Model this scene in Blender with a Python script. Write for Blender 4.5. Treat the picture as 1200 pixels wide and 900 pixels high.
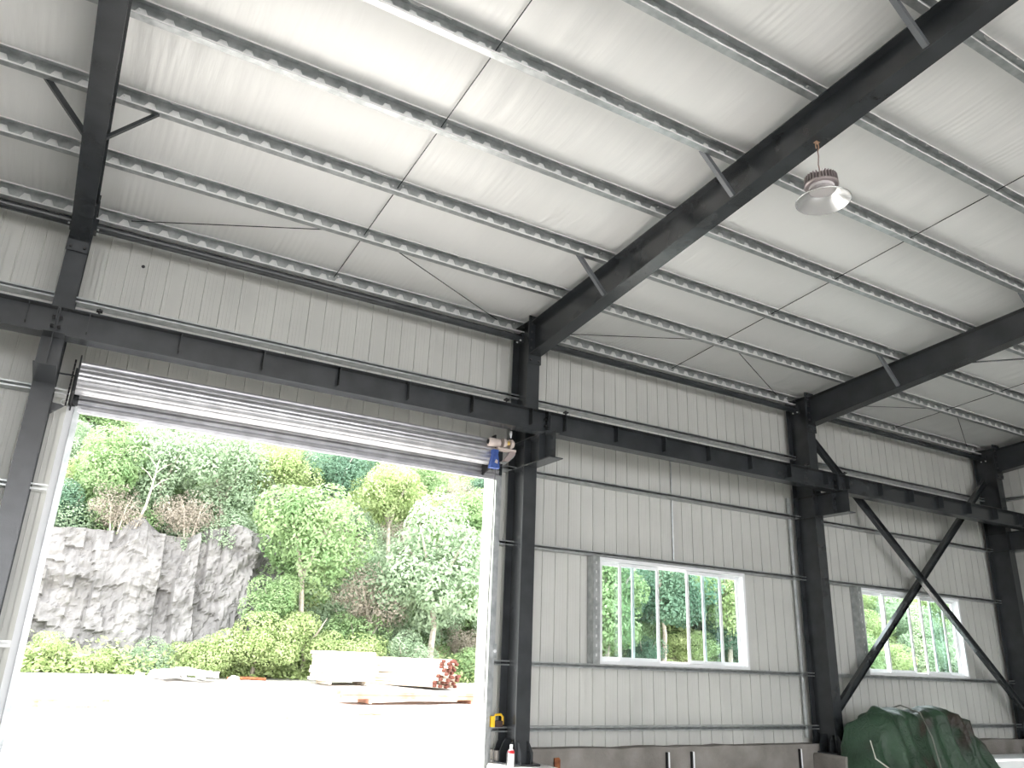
import bpy, math, random
import numpy as np
from mathutils import Vector, Matrix

for o in list(bpy.data.objects):
    bpy.data.objects.remove(o)
sc = bpy.context.scene
COL = sc.collection
H = 1.6                                    # eye height; the floor is z = 0
random.seed(7)
rng = np.random.default_rng(11)

# ------------------------------------------------------------------ camera
cd = bpy.data.cameras.new('camera')
cam = bpy.data.objects.new('camera', cd)
COL.objects.link(cam)
cd.sensor_width = 36.0
cd.lens = 920.115 / 1200 * 36
cd.clip_start = 0.05
cd.clip_end = 400
Rm = Matrix(((0.863701610140302, -0.19776115010951922, -0.4635839256794937),
             (-0.5026704547072666, -0.2711491880956027, -0.8208535385557435),
             (0.03663253479408554, 0.9420024656562506, -0.3336006775953915)))
cam.matrix_world = Matrix.Translation((0, 0, H)) @ Rm.to_4x4()
sc.camera = cam

# ------------------------------------------------------------------ sky, sun, exposure
world = bpy.data.worlds.new('overcast_sky')
sc.world = world
world.use_nodes = True
bgn = world.node_tree.nodes['Background']
bgn.inputs['Color'].default_value = (0.95, 0.965, 1.0, 1)
bgn.inputs['Strength'].default_value = 6.6
sd = bpy.data.lights.new('sun', 'SUN')
sd.energy = 10.0
sd.angle = math.radians(4)
sd.color = (1.0, 0.95, 0.89)
sun = bpy.data.objects.new('sun', sd)
COL.objects.link(sun)
sun.rotation_euler = Vector((-0.30, 0.52, 0.80)).to_track_quat('Z', 'Y').to_euler()
sun.location = (-10, 25, 30)
sc.view_settings.view_transform = 'Standard'
sc.view_settings.look = 'None'
sc.view_settings.gamma = 1
sc.view_settings.use_curve_mapping = False
sc.view_settings.exposure = 0.36
sc.cycles.max_bounces = 8
sc.cycles.diffuse_bounces = 6
sc.cycles.use_denoising = True

# ------------------------------------------------------------------ materials
MATS = {}
def mat(name, col, rough=0.5, metal=0.0, col2=None, nscale=4.0, bump=0.0, bscale=40.0, stretch=None,
        contrast=(0.35, 0.65), detail=4, wave=None, alpha=None, transl=0.0, spec=0.5):
    if name in MATS: return MATS[name]
    m = bpy.data.materials.new(name); m.use_nodes = True
    nt = m.node_tree; b = nt.nodes['Principled BSDF']
    b.inputs['Base Color'].default_value = (*col, 1)
    b.inputs['Roughness'].default_value = rough
    b.inputs['Metallic'].default_value = metal
    b.inputs['Specular IOR Level'].default_value = spec
    tc = nt.nodes.new('ShaderNodeTexCoord')
    mp = nt.nodes.new('ShaderNodeMapping')
    nt.links.new(tc.outputs['Object'], mp.inputs['Vector'])
    if stretch: mp.inputs['Scale'].default_value = stretch
    if col2:
        n = nt.nodes.new('ShaderNodeTexNoise'); n.inputs['Scale'].default_value = nscale
        n.inputs['Detail'].default_value = detail
        nt.links.new(mp.outputs[0], n.inputs['Vector'])
        r = nt.nodes.new('ShaderNodeValToRGB')
        r.color_ramp.elements[0].position = contrast[0]; r.color_ramp.elements[0].color = (*col, 1)
        r.color_ramp.elements[1].position = contrast[1]; r.color_ramp.elements[1].color = (*col2, 1)
        nt.links.new(n.outputs['Fac'], r.inputs[0])
        nt.links.new(r.outputs[0], b.inputs['Base Color'])
    last = None
    if bump:
        n = nt.nodes.new('ShaderNodeTexNoise'); n.inputs['Scale'].default_value = bscale
        n.inputs['Detail'].default_value = 5
        nt.links.new(mp.outputs[0], n.inputs['Vector'])
        bp = nt.nodes.new('ShaderNodeBump'); bp.inputs['Strength'].default_value = bump
        bp.inputs['Distance'].default_value = 0.02
        nt.links.new(n.outputs['Fac'], bp.inputs['Height'])
        nt.links.new(bp.outputs[0], b.inputs['Normal']); last = bp
    if transl:
        tr = nt.nodes.new('ShaderNodeBsdfTranslucent')
        tr.inputs['Color'].default_value = (*(col2 or col), 1)
        mx = nt.nodes.new('ShaderNodeMixShader'); mx.inputs[0].default_value = transl
        out = nt.nodes['Material Output']
        nt.links.new(b.outputs[0], mx.inputs[1]); nt.links.new(tr.outputs[0], mx.inputs[2])
        nt.links.new(mx.outputs[0], out.inputs[0])
    MATS[name] = m
    return m

STEEL = mat('dark_painted_steel', (0.021, 0.024, 0.027), 0.27, 0.0, (0.032, 0.036, 0.040), 3, 0.04, 60, spec=0.62)
ZINC = mat('galvanised_steel', (0.36, 0.38, 0.38), 0.34, 0.75, (0.52, 0.54, 0.54), 9, 0.05, 60)
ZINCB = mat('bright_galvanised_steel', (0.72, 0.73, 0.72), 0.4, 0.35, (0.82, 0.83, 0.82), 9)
CLAD = mat('wall_cladding_paint', (0.52, 0.52, 0.495), 0.45, 0.0, (0.57, 0.57, 0.54), 1.2, 0.02, 30)
SHUT = mat('shutter_steel', (0.42, 0.42, 0.44), 0.30, 0.7, (0.54, 0.54, 0.56), 6)
SHUTD = mat('shutter_tube', (0.30, 0.30, 0.31), 0.25, 0.8)
CONC = mat('weathered_concrete', (0.17, 0.155, 0.14), 0.9, 0.0, (0.30, 0.28, 0.26), 2.2, 0.5, 25, contrast=(0.3, 0.7))
FLOOR = mat('floor_concrete', (0.54, 0.53, 0.51), 0.8, 0.0, (0.62, 0.61, 0.59), 0.8, 0.2, 20)
WHITE = mat('white_aluminium', (0.80, 0.81, 0.82), 0.35, 0.0)
BLACK = mat('black_rubber', (0.012, 0.012, 0.014), 0.6)
RUST = mat('rusty_steel', (0.16, 0.05, 0.022), 0.85, 0.1, (0.34, 0.13, 0.05), 14, 0.3, 50)
GROUND = mat('pale_dusty_ground', (0.44, 0.42, 0.39), 0.95, 0.0, (0.60, 0.58, 0.55), 0.7, 0.4, 9)
SOIL = mat('hillside_soil', (0.10, 0.15, 0.06), 0.95, 0.0, (0.26, 0.25, 0.15), 0.8, 0.6, 5)
ROCK = mat('quarried_rock', (0.13, 0.126, 0.121), 0.9, 0.0, (0.21, 0.203, 0.193), 1.6, 0.8, 14, stretch=(1.0, 1.0, 0.45), detail=9)
TIMBER = mat('pale_timber', (0.62, 0.53, 0.42), 0.8, 0.0, (0.76, 0.68, 0.58), 3, 0.2, 30, stretch=(1, 6, 6))
TIMBERR = mat('reddish_timber', (0.42, 0.20, 0.12), 0.8, 0.0, (0.60, 0.36, 0.26), 3, 0.2, 30)
BARK = mat('pale_bark', (0.30, 0.26, 0.21), 0.9, 0.0, (0.44, 0.40, 0.34), 8, 0.5, 30)

def leafmat(name, a, b):
    return mat(name, a, 0.55, 0.0, b, 2.2, transl=0.30, contrast=(0.3, 0.7), spec=0.25)
LEAFS = [leafmat('fresh_green_leaves', (0.142, 0.243, 0.099), (0.313, 0.422, 0.211)),
         leafmat('deep_green_leaves', (0.072, 0.143, 0.092), (0.159, 0.269, 0.175)),
         leafmat('yellow_green_leaves', (0.266, 0.360, 0.133), (0.426, 0.504, 0.255)),
         leafmat('pale_green_leaves', (0.215, 0.309, 0.184), (0.379, 0.472, 0.324)),
         leafmat('dry_brown_stems', (0.238, 0.207, 0.168), (0.380, 0.341, 0.278))]

# roof underside: satin film pulled over fine ribs
def film_material():
    m = bpy.data.materials.new('silver_white_roof_film'); m.use_nodes = True
    nt = m.node_tree; b = nt.nodes['Principled BSDF']
    b.inputs['Base Color'].default_value = (0.80, 0.80, 0.785, 1)
    b.inputs['Metallic'].default_value = 0.15
    b.inputs['Roughness'].default_value = 0.42
    tc = nt.nodes.new('ShaderNodeTexCoord')
    # rib relief, 6 cm pitch, only here and there (where the film is tight)
    mp = nt.nodes.new('ShaderNodeMapping'); nt.links.new(tc.outputs['Object'], mp.inputs['Vector'])
    wv = nt.nodes.new('ShaderNodeTexWave'); wv.wave_type = 'BANDS'; wv.bands_direction = 'X'
    wv.inputs['Scale'].default_value = 2 * math.pi / (20 * 0.075)
    wv.inputs['Distortion'].default_value = 0.0
    nt.links.new(mp.outputs[0], wv.inputs['Vector'])
    mk = nt.nodes.new('ShaderNodeTexNoise'); mk.inputs['Scale'].default_value = 0.45; mk.inputs['Detail'].default_value = 2
    nt.links.new(mp.outputs[0], mk.inputs['Vector'])
    rp = nt.nodes.new('ShaderNodeMapRange'); rp.inputs['From Min'].default_value = 0.44; rp.inputs['From Max'].default_value = 0.66
    nt.links.new(mk.outputs['Fac'], rp.inputs['Value'])
    mul = nt.nodes.new('ShaderNodeMath'); mul.operation = 'MULTIPLY'
    nt.links.new(wv.outputs['Fac'], mul.inputs[0]); nt.links.new(rp.outputs[0], mul.inputs[1])
    b1 = nt.nodes.new('ShaderNodeBump'); b1.inputs['Strength'].default_value = 0.55; b1.inputs['Distance'].default_value = 0.006
    nt.links.new(mul.outputs[0], b1.inputs['Height'])
    # creases running down the slope
    mp2 = nt.nodes.new('ShaderNodeMapping'); mp2.inputs['Scale'].default_value = (9.0, 0.9, 1)
    nt.links.new(tc.outputs['Object'], mp2.inputs['Vector'])
    n2 = nt.nodes.new('ShaderNodeTexNoise'); n2.inputs['Scale'].default_value = 1.0; n2.inputs['Detail'].default_value = 3
    nt.links.new(mp2.outputs[0], n2.inputs['Vector'])
    b2 = nt.nodes.new('ShaderNodeBump'); b2.inputs['Strength'].default_value = 0.35; b2.inputs['Distance'].default_value = 0.02
    nt.links.new(n2.outputs['Fac'], b2.inputs['Height']); nt.links.new(b1.outputs[0], b2.inputs['Normal'])
    nt.links.new(b2.outputs[0], b.inputs['Normal'])
    return m
FILM = film_material()

def camo_material():
    m = bpy.data.materials.new('green_tarpaulin'); m.use_nodes = True
    nt = m.node_tree; b = nt.nodes['Principled BSDF']
    b.inputs['Roughness'].default_value = 0.5
    tc = nt.nodes.new('ShaderNodeTexCoord')
    n = nt.nodes.new('ShaderNodeTexNoise'); n.inputs['Scale'].default_value = 1.7; n.inputs['Detail'].default_value = 1.5
    nt.links.new(tc.outputs['Object'], n.inputs['Vector'])
    r = nt.nodes.new('ShaderNodeValToRGB'); e = r.color_ramp
    e.elements[0].position = 0.36; e.elements[0].color = (0.030, 0.022, 0.014, 1)
    e.elements[1].position = 0.44; e.elements[1].color = (0.016, 0.042, 0.021, 1)
    x = e.elements.new(0.58); x.color = (0.030, 0.072, 0.038, 1)
    nt.links.new(n.outputs['Fac'], r.inputs[0]); nt.links.new(r.outputs[0], b.inputs['Base Color'])
    n2 = nt.nodes.new('ShaderNodeTexNoise'); n2.inputs['Scale'].default_value = 7; n2.inputs['Detail'].default_value = 3; n2.inputs['Distortion'].default_value = 1.2
    nt.links.new(tc.outputs['Object'], n2.inputs['Vector'])
    bp = nt.nodes.new('ShaderNodeBump'); bp.inputs['Strength'].default_value = 0.7; bp.inputs['Distance'].default_value = 0.05
    nt.links.new(n2.outputs['Fac'], bp.inputs['Height']); nt.links.new(bp.outputs[0], b.inputs['Normal'])
    return m
CAMO = camo_material()
def glass_material():
    m = bpy.data.materials.new('window_glass'); m.use_nodes = True
    nt = m.node_tree
    out = nt.nodes['Material Output']
    gl = nt.nodes.new('ShaderNodeBsdfGlossy'); gl.inputs['Roughness'].default_value = 0.02
    tr = nt.nodes.new('ShaderNodeBsdfTransparent'); tr.inputs['Color'].default_value = (0.86, 0.92, 0.92, 1)
    lw = nt.nodes.new('ShaderNodeLayerWeight'); lw.inputs['Blend'].default_value = 0.5
    pw = nt.nodes.new('ShaderNodeMath'); pw.operation = 'POWER'; pw.inputs[1].default_value = 4.0
    nt.links.new(lw.outputs['Facing'], pw.inputs[0])
    fr = nt.nodes.new('ShaderNodeMath'); fr.operation = 'MULTIPLY_ADD'; fr.inputs[1].default_value = 0.55; fr.inputs[2].default_value = 0.04
    nt.links.new(pw.outputs[0], fr.inputs[0])
    mx = nt.nodes.new('ShaderNodeMixShader')
    nt.links.new(fr.outputs[0], mx.inputs[0]); nt.links.new(tr.outputs[0], mx.inputs[1]); nt.links.new(gl.outputs[0], mx.inputs[2])
    nt.links.new(mx.outputs[0], out.inputs[0])
    return m
GLASS = glass_material()

# ------------------------------------------------------------------ mesh helpers
class MB:
    def __init__(s): s.v = []; s.f = []
    def add(s, vs, fs):
        n = len(s.v); s.v += [tuple(v) for v in vs]; s.f += [tuple(i + n for i in f) for f in fs]; return s
    def box(s, x0, x1, y0, y1, z0, z1):
        return s.add([(x, y, z) for x in (x0, x1) for y in (y0, y1) for z in (z0, z1)],
                     [(0, 1, 3, 2), (4, 6, 7, 5), (0, 4, 5, 1), (2, 3, 7, 6), (0, 2, 6, 4), (1, 5, 7, 3)])
    def hexa(s, p):     # 8 points: bottom loop of four then top loop of four
        return s.add(p, [(3, 2, 1, 0), (4, 5, 6, 7), (0, 1, 5, 4), (1, 2, 6, 5), (2, 3, 7, 6), (3, 0, 4, 7)])
    def prism(s, prof, a, b, axis='x', caps=True):     # closed 2-D profile swept from a to b
        n = len(prof)
        def P(u, v, t):
            return {'x': (t, u, v), 'y': (u, t, v), 'z': (u, v, t)}[axis]
        vs = [P(u, v, a) for u, v in prof] + [P(u, v, b) for u, v in prof]
        fs = [(i, (i + 1) % n, n + (i + 1) % n, n + i) for i in range(n)]
        if caps: fs += [tuple(range(n - 1, -1, -1)), tuple(range(n, 2 * n))]
        return s.add(vs, fs)
    def tube(s, pts, rad, n=8, caps=True):
        pts = [Vector(p) for p in pts]
        if not isinstance(rad, (list, tuple)): rad = [rad] * len(pts)
        rings = []
        for i, p in enumerate(pts):
            t = (pts[min(i + 1, len(pts) - 1)] - pts[max(i - 1, 0)]).normalized()
            ref = Vector((0, 0, 1)) if abs(t.z) < 0.9 else Vector((1, 0, 0))
            u = t.cross(ref).normalized(); w = t.cross(u)
            rings.append([p + (u * math.cos(2 * math.pi * k / n) + w * math.sin(2 * math.pi * k / n)) * rad[i] for k in range(n)])
        vs = [v for r in rings for v in r]; fs = []
        for i in range(len(pts) - 1):
            for k in range(n):
                fs.append((i * n + k, i * n + (k + 1) % n, (i + 1) * n + (k + 1) % n, (i + 1) * n + k))
        if caps:
            fs.append(tuple(range(n - 1, -1, -1))); fs.append(tuple((len(pts) - 1) * n + k for k in range(n)))
        return s.add(vs, fs)
    def lathe(s, prof, c=(0, 0, 0), n=32):     # prof: (r, z) open polyline
        vs = []; fs = []
        for r, z in prof:
            for k in range(n):
                a = 2 * math.pi * k / n
                vs.append((c[0] + r * math.cos(a), c[1] + r * math.sin(a), c[2] + z))
        for i in range(len(prof) - 1):
            for k in range(n):
                fs.append((i * n + k, i * n + (k + 1) % n, (i + 1) * n + (k + 1) % n, (i + 1) * n + k))
        return s.add(vs, fs)
    def mesh(s, name, m, smooth=False):
        me = bpy.data.meshes.new(name); me.from_pydata(s.v, [], s.f); me.materials.append(m)
        if smooth: me.polygons.foreach_set('use_smooth', [True] * len(me.polygons))
        me.update(); return me
    def build(s, name, m, parent=None, smooth=False, label=None, kind=None, loc=None):
        return link(name, s.mesh(name, m, smooth), parent, label, kind, loc)

def link(name, me, parent=None, label=None, kind=None, loc=None):
    o = bpy.data.objects.new(name, me); COL.objects.link(o)
    if loc is not None: o.location = loc
    if parent is not None: o.parent = parent
    if label: o['label'] = label
    if kind: o['kind'] = kind
    return o
def tag(o, label, cat, group=None):
    o['label'] = label; o['category'] = cat
    if group: o['group'] = group
    return o
def thing(name, label, cat, loc=(0, 0, 0), group=None):
    o = bpy.data.objects.new(name, None); COL.objects.link(o); o.location = loc
    o.empty_display_size = 0.2
    return tag(o, label, cat, group)
def structure(name, loc=(0, 0, 0), label=None):
    o = bpy.data.objects.new(name, None); COL.objects.link(o); o.location = loc
    o['kind'] = 'structure'
    if label: o['label'] = label
    return o

# ------------------------------------------------------------------ main dimensions
XC = [-0.43, 5.605, 11.59, 17.58]          # column lines along the wall
XL, XR = -6.42, 17.95
YW = 9.85                                  # inner face of the cladding
YRIDGE = -1.5
def roof(y):                               # level of the rafter's top flange
    yy = y if y >= YRIDGE else 2 * YRIDGE - y
    return H + 4.80 + 0.083 * (9.3 - yy)
def belly(y):                              # level of the rafter's underside
    return H + 4.29 + 0.1075 * (9.28 - y)
PY = [9.67, 8.49, 7.42, 6.27, 5.13, 4.05, 2.89, 1.75]

# ------------------------------------------------------------------ floor and outer ground
fl = MB().box(XL, XR, -12.5, 9.75, -0.2, 0.0).build('floor', FLOOR); fl['kind'] = 'structure'
fl['label'] = 'pale concrete shop floor'

def gz(x, y):
    return H - 1.75 + 0.0452 * (min(max(y, 11), 33) - 11)
def hash2(a, b):
    s = math.sin(a * 12.9898 + b * 78.233) * 43758.5453
    return s - math.floor(s)
def vnoise(x, y):
    xi, yi = math.floor(x), math.floor(y); fx, fy = x - xi, y - yi
    fx = fx * fx * (3 - 2 * fx); fy = fy * fy * (3 - 2 * fy)
    return (hash2(xi, yi) * (1 - fx) + hash2(xi + 1, yi) * fx) * (1 - fy) + (hash2(xi, yi + 1) * (1 - fx) + hash2(xi + 1, yi + 1) * fx) * fy
def terrain(x, y):
    z = gz(x, y)
    if y > 33:
        k = max(0.0, 1 - abs(x - 3.2) / 6.0); k = min(1.0, k * 2.2)
        a = (y - 33) * 0.95
        b = max(0.0, min((y - 34.3) / 0.6, 1)) * 3.9 + max(0, y - 34.9) * 0.85
        z += a * (1 - k) + b * k + (vnoise(x * 0.7, y * 0.7) - 0.5) * min(1.2, (y - 33))
    return z
b = MB()
gx = np.linspace(-30, 80, 111); gy = np.linspace(10.05, 34.0, 25)
vs = [(x, y, gz(x, y) + (vnoise(x * 0.8, y * 0.8) - 0.5) * 0.10) for y in gy for x in gx]
nx = len(gx)
fs = [(j * nx + i, j * nx + i + 1, (j + 1) * nx + i + 1, (j + 1) * nx + i) for j in range(len(gy) - 1) for i in range(nx - 1)]
b.add(vs, fs)
g = b.build('ground', GROUND, smooth=True, kind='structure', label='bright dusty yard outside the roller door')
b = MB().box(-60, 90, -60, -12.5, -0.4, -0.05)
b.build('ground', GROUND, kind='structure', label='open yard on the other side of the workshop')
b = MB()
gx = np.linspace(-22, 80, 103); gy = np.linspace(33.0, 56, 34)
vs = [(x, y, terrain(x, y)) for y in gy for x in gx]; nx = len(gx)
fs = [(j * nx + i, j * nx + i + 1, (j + 1) * nx + i + 1, (j + 1) * nx + i) for j in range(len(gy) - 1) for i in range(nx - 1)]
b.add(vs, fs); b.build('hillside', SOIL, smooth=True, kind='structure', label='steep overgrown hillside behind the yard')
# quarried rock face: stepped, fissured slab of rock standing in front of the slope
b = MB(); NX, NZ = 150, 70
cx0, cx1, cz0, cz1 = -2.5, 9.0, H - 1.0, H + 4.5
vs = []
for j in range(NZ + 1):
    for i in range(NX + 1):
        x = cx0 + (cx1 - cx0) * i / NX; t = j / NZ; z = cz0 + (cz1 - cz0) * t
        col_ = math.floor(x * 1.7 + vnoise(x * 2, z * 0.5) * 1.2)
        step = (hash2(col_, 3) - 0.5) * 0.55 + (hash2(col_, math.floor(z * 1.3 + x * 0.35 + hash2(col_, 9) * 3)) - 0.5) * 0.22 + (vnoise(x * 1.3 + 8, z * 1.1) - 0.5) * 0.5
        fine = (vnoise(x * 6, z * 4) - 0.5) * 0.22 + (vnoise(x * 13, z * 9) - 0.5) * 0.10
        edge = max(0.0, abs(x - 3.2) - 4.0) * 0.6
        y = 32.6 + t * 1.3 - step - fine + edge
        vs.append((x, y, z + (vnoise(x * 1.1, 5) - 0.5) * 0.9 * t))
fs = [(j * (NX + 1) + i, j * (NX + 1) + i + 1, (j + 1) * (NX + 1) + i + 1, (j + 1) * (NX + 1) + i) for j in range(NZ) for i in range(NX)]
b.add(vs, fs); b.build('cliff_face', ROCK, kind='structure', label='grey quarried rock face under the trees')

# ------------------------------------------------------------------ cladding sheets
RIB0, PITCH = -0.122, 0.225
def clad_profile(a, b_, r0):
    """open polyline (u, depth) between a and b_; ribs at r0 + k*PITCH; depth grows outwards"""
    pts = [(a, 0.0)]
    k = math.ceil((a - r0 + 0.013) / PITCH)
    while r0 + k * PITCH < b_ - 0.013:
        r = r0 + k * PITCH
        pts += [(r - 0.008, 0), (r - 0.004, 0.009), (r + 0.003, 0.009), (r + 0.007, -0.005), (r + 0.013, -0.004), (r + 0.018, 0)]
        for q in (0.06, 0.105, 0.15):
            if r + q + 0.02 < b_: pts += [(r + q - 0.006, 0), (r + q, -0.002), (r + q + 0.006, 0)]
        k += 1
    pts.append((b_, 0.0))
    return [p for p in pts if a <= p[0] <= b_]
def clad_sheet(a, b_, z0, z1, r0, place, slope=None):
    """place(u, d, z) -> xyz ; slope(u) gives the top level when set"""
    pr = clad_profile(a, b_ + 0.004, r0); m = MB(); n = len(pr)
    vs = [place(u, d, z0) for u, d in pr] + [place(u, d, slope(u) if slope else z1) for u, d in pr]
    # a thin return edge at both sides gives the sheet thickness
    vs += [place(pr[0][0], 0.02, z0), place(pr[0][0], 0.02, slope(pr[0][0]) if slope else z1),
           place(pr[-1][0], 0.02, z0), place(pr[-1][0], 0.02, slope(pr[-1][0]) if slope else z1)]
    fs = [(i, i + 1, n + i + 1, n + i) for i in range(n - 1)]
    fs += [(2 * n, 0, n, 2 * n + 1), (n - 1, 2 * n + 2, 2 * n + 3, 2 * n - 1)]
    return m.add(vs, fs)

ZT = H + 4.97
wb = structure('wall_back', (0, YW, 0), 'long wall of pale ribbed metal sheets')
OPEN = [(-0.175, 5.37, H - 3, H + 2.78), (7.11, 10.11, H + 0.02, H + 1.54), (13.05, 16.10, H + 0.02, H + 1.54)]
ZB = H - 1.12
place_back = lambda u, d, z: (u, d, z)
x = RIB0 - 0.1125 - 0.9 * 7
while x < XR:
    a, e = max(x, XL), min(x + 0.9, XR)
    cuts = sorted({a, e} | {c for o in OPEN for c in (o[0], o[1]) if a < c < e})
    for c0, c1 in zip(cuts[:-1], cuts[1:]):
        if c1 - c0 < 0.03: continue
        mid = (c0 + c1) / 2
        spans = [(ZB, ZT)]
        for o in OPEN:
            if o[0] < mid < o[1]:
                spans = [(ZB, o[2]), (o[3], ZT)]
        for s0, s1 in spans:
            if s1 - s0 > 0.05 and s1 > 0.05:
                clad_sheet(c0, c1, s0, s1, RIB0, place_back).build('cladding_sheet', CLAD, wb)
    x += 0.9
MB().tube([(0, -0.004, 0), (0, 0.01, 0)], 0.022, 8).build('screw_hole', BLACK, wb, loc=(0.275, 0, H + 4.43))
# end walls
def end_wall(name, X, sgn, lab):
    w = structure(name, (X, 0, 0), lab)
    y = YW
    while y > -12.3:
        a, e = max(y - 0.9, -12.4), y
        clad_sheet(a, e, 0, 0, YW - 0.11, lambda u, d, z: (sgn * d, u, z), slope=lambda u: roof(u) + 0.18).build('cladding_sheet', CLAD, w)
        y -= 0.9
end_wall('wall_right', XR, 1, 'far gable wall of ribbed metal sheets')
end_wall('wall_left', XL, -1, 'near gable wall of ribbed metal sheets')

w = structure('wall_front_added', (0, -12.4, 0), 'added unseen opposite wall of ribbed metal sheets, darkening the right end')  # unseen wall added to keep light off the right end
x = 12.0
while x < XR:
    clad_sheet(x, min(x + 0.9, XR), 0, roof(-12.4) + 0.18, 8.1, lambda u, d, z: (u, -d, z)).build('cladding_sheet', CLAD, w); x += 0.9

# ------------------------------------------------------------------ ceiling: film in 0.9 m wide runs sagging between purlins
ce = structure('ceiling', (0, 0, 0), 'silver white roof film seen between the purlins')
rows = PY + [0.6, -0.55, YRIDGE]
ys = [9.95]
for p0, p1 in zip([9.95] + rows, rows):
    if p0 == p1: continue
    for k in range(1, 9): ys.append(p0 + (p1 - p0) * k / 8)
def film_z(y):
    z = roof(y) + 0.185
    for p0, p1 in zip(rows[:-1], rows[1:]):
        if p1 <= y <= p0:
            t = (p0 - y) / (p0 - p1); z -= 0.055 * 4 * t * (1 - t) * (0.75 + 0.5 * (1 - t)); break
    return z
def film_sheet(seed):
    m = MB(); N = 12; vs = []
    for y in ys:
        for i in range(N + 1):
            u = 0.902 * i / N
            w = (vnoise(u * 9 + seed * 17, y * 1.1) - 0.5) * 0.012
            near = min(abs(y - p) for p in rows)
            w += (vnoise(u * 14 + seed * 5, y * 2.0 + 40) - 0.5) * 0.03 * max(0, 1 - near / 0.35) * (0.3 if near < 0.03 else 1)
            lip = -0.004 if i == N else 0
            vs.append((u, y, film_z(y) + w * (0 if i in (0, N) else 1) + lip))
    n = N + 1
    fs = [(j * n + i, (j + 1) * n + i, (j + 1) * n + i + 1, j * n + i + 1) for j in range(len(ys) - 1) for i in range(N)]
    return m.add(vs, fs).mesh('ceiling_sheet', FILM, smooth=True)
fm = [film_sheet(s) for s in range(5)]
x = XL - 0.02; k = 0
while x < XR:
    link('ceiling_sheet', fm[k % 5], ce, loc=(x, 0, 0)); x += 0.9; k += 1
m = MB(); za, zb = roof(YRIDGE) + 0.19, roof(-13.5) + 0.19
m.add([(XL - 0.1, YRIDGE, za), (XR + 0.9, YRIDGE, za), (XR + 0.9, -13.5, zb), (XL - 0.1, -13.5, zb)], [(0, 1, 2, 3)])
m.build('ceiling_sheet', FILM, ce, label='far roof slope beyond the ridge')
m = MB().hexa([(XL - .1, -13.5, roof(-13.5) + .28), (XR + .9, -13.5, roof(-13.5) + .28), (XR + .9, YRIDGE, roof(YRIDGE) + .28), (XL - .1, YRIDGE, roof(YRIDGE) + .28),
               (XL - .1, -13.5, roof(-13.5) + .32), (XR + .9, -13.5, roof(-13.5) + .32), (XR + .9, YRIDGE, roof(YRIDGE) + .32), (XL - .1, YRIDGE, roof(YRIDGE) + .32)])
m.hexa([(XL - .1, YRIDGE, roof(YRIDGE) + .28), (XR + .9, YRIDGE, roof(YRIDGE) + .28), (XR + .9, 10.2, roof(10.2) + .28), (XL - .1, 10.2, roof(10.2) + .28),
        (XL - .1, YRIDGE, roof(YRIDGE) + .32), (XR + .9, YRIDGE, roof(YRIDGE) + .32), (XR + .9, 10.2, roof(10.2) + .32), (XL - .1, 10.2, roof(10.2) + .32)])
m.build('roof_deck', ZINC, ce)

# ------------------------------------------------------------------ concrete upstand under the cladding
def plinth(x0, x1, lab):
    p = MB(); n = int((x1 - x0) / 0.25) + 1; vs = []
    for i in range(n + 1):
        xx = x0 + (x1 - x0) * i / n
        j = (vnoise(xx * 3, 1) - 0.5) * 0.025
        vs += [(xx, 9.60 + j * 0.4, 0), (xx, 9.60 + j * 0.4, H - 1.075 + j), (xx, 9.84, H - 1.075 + j), (xx, 9.84, 0)]
    fs = []
    for i in range(n):
        for k in range(4): fs.append((i * 4 + k, i * 4 + (k + 1) % 4, (i + 1) * 4 + (k + 1) % 4, (i + 1) * 4 + k))
    fs += [(3, 2, 1, 0), tuple(n * 4 + k for k in range(4))]
    p.add(vs, fs); return p.build('baseboard_back', CONC, kind='structure', label=lab)
plinth(5.42, XR, 'rough concrete upstand below the ribbed wall')
plinth(XL, -0.2, 'concrete upstand left of the roller door')

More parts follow.
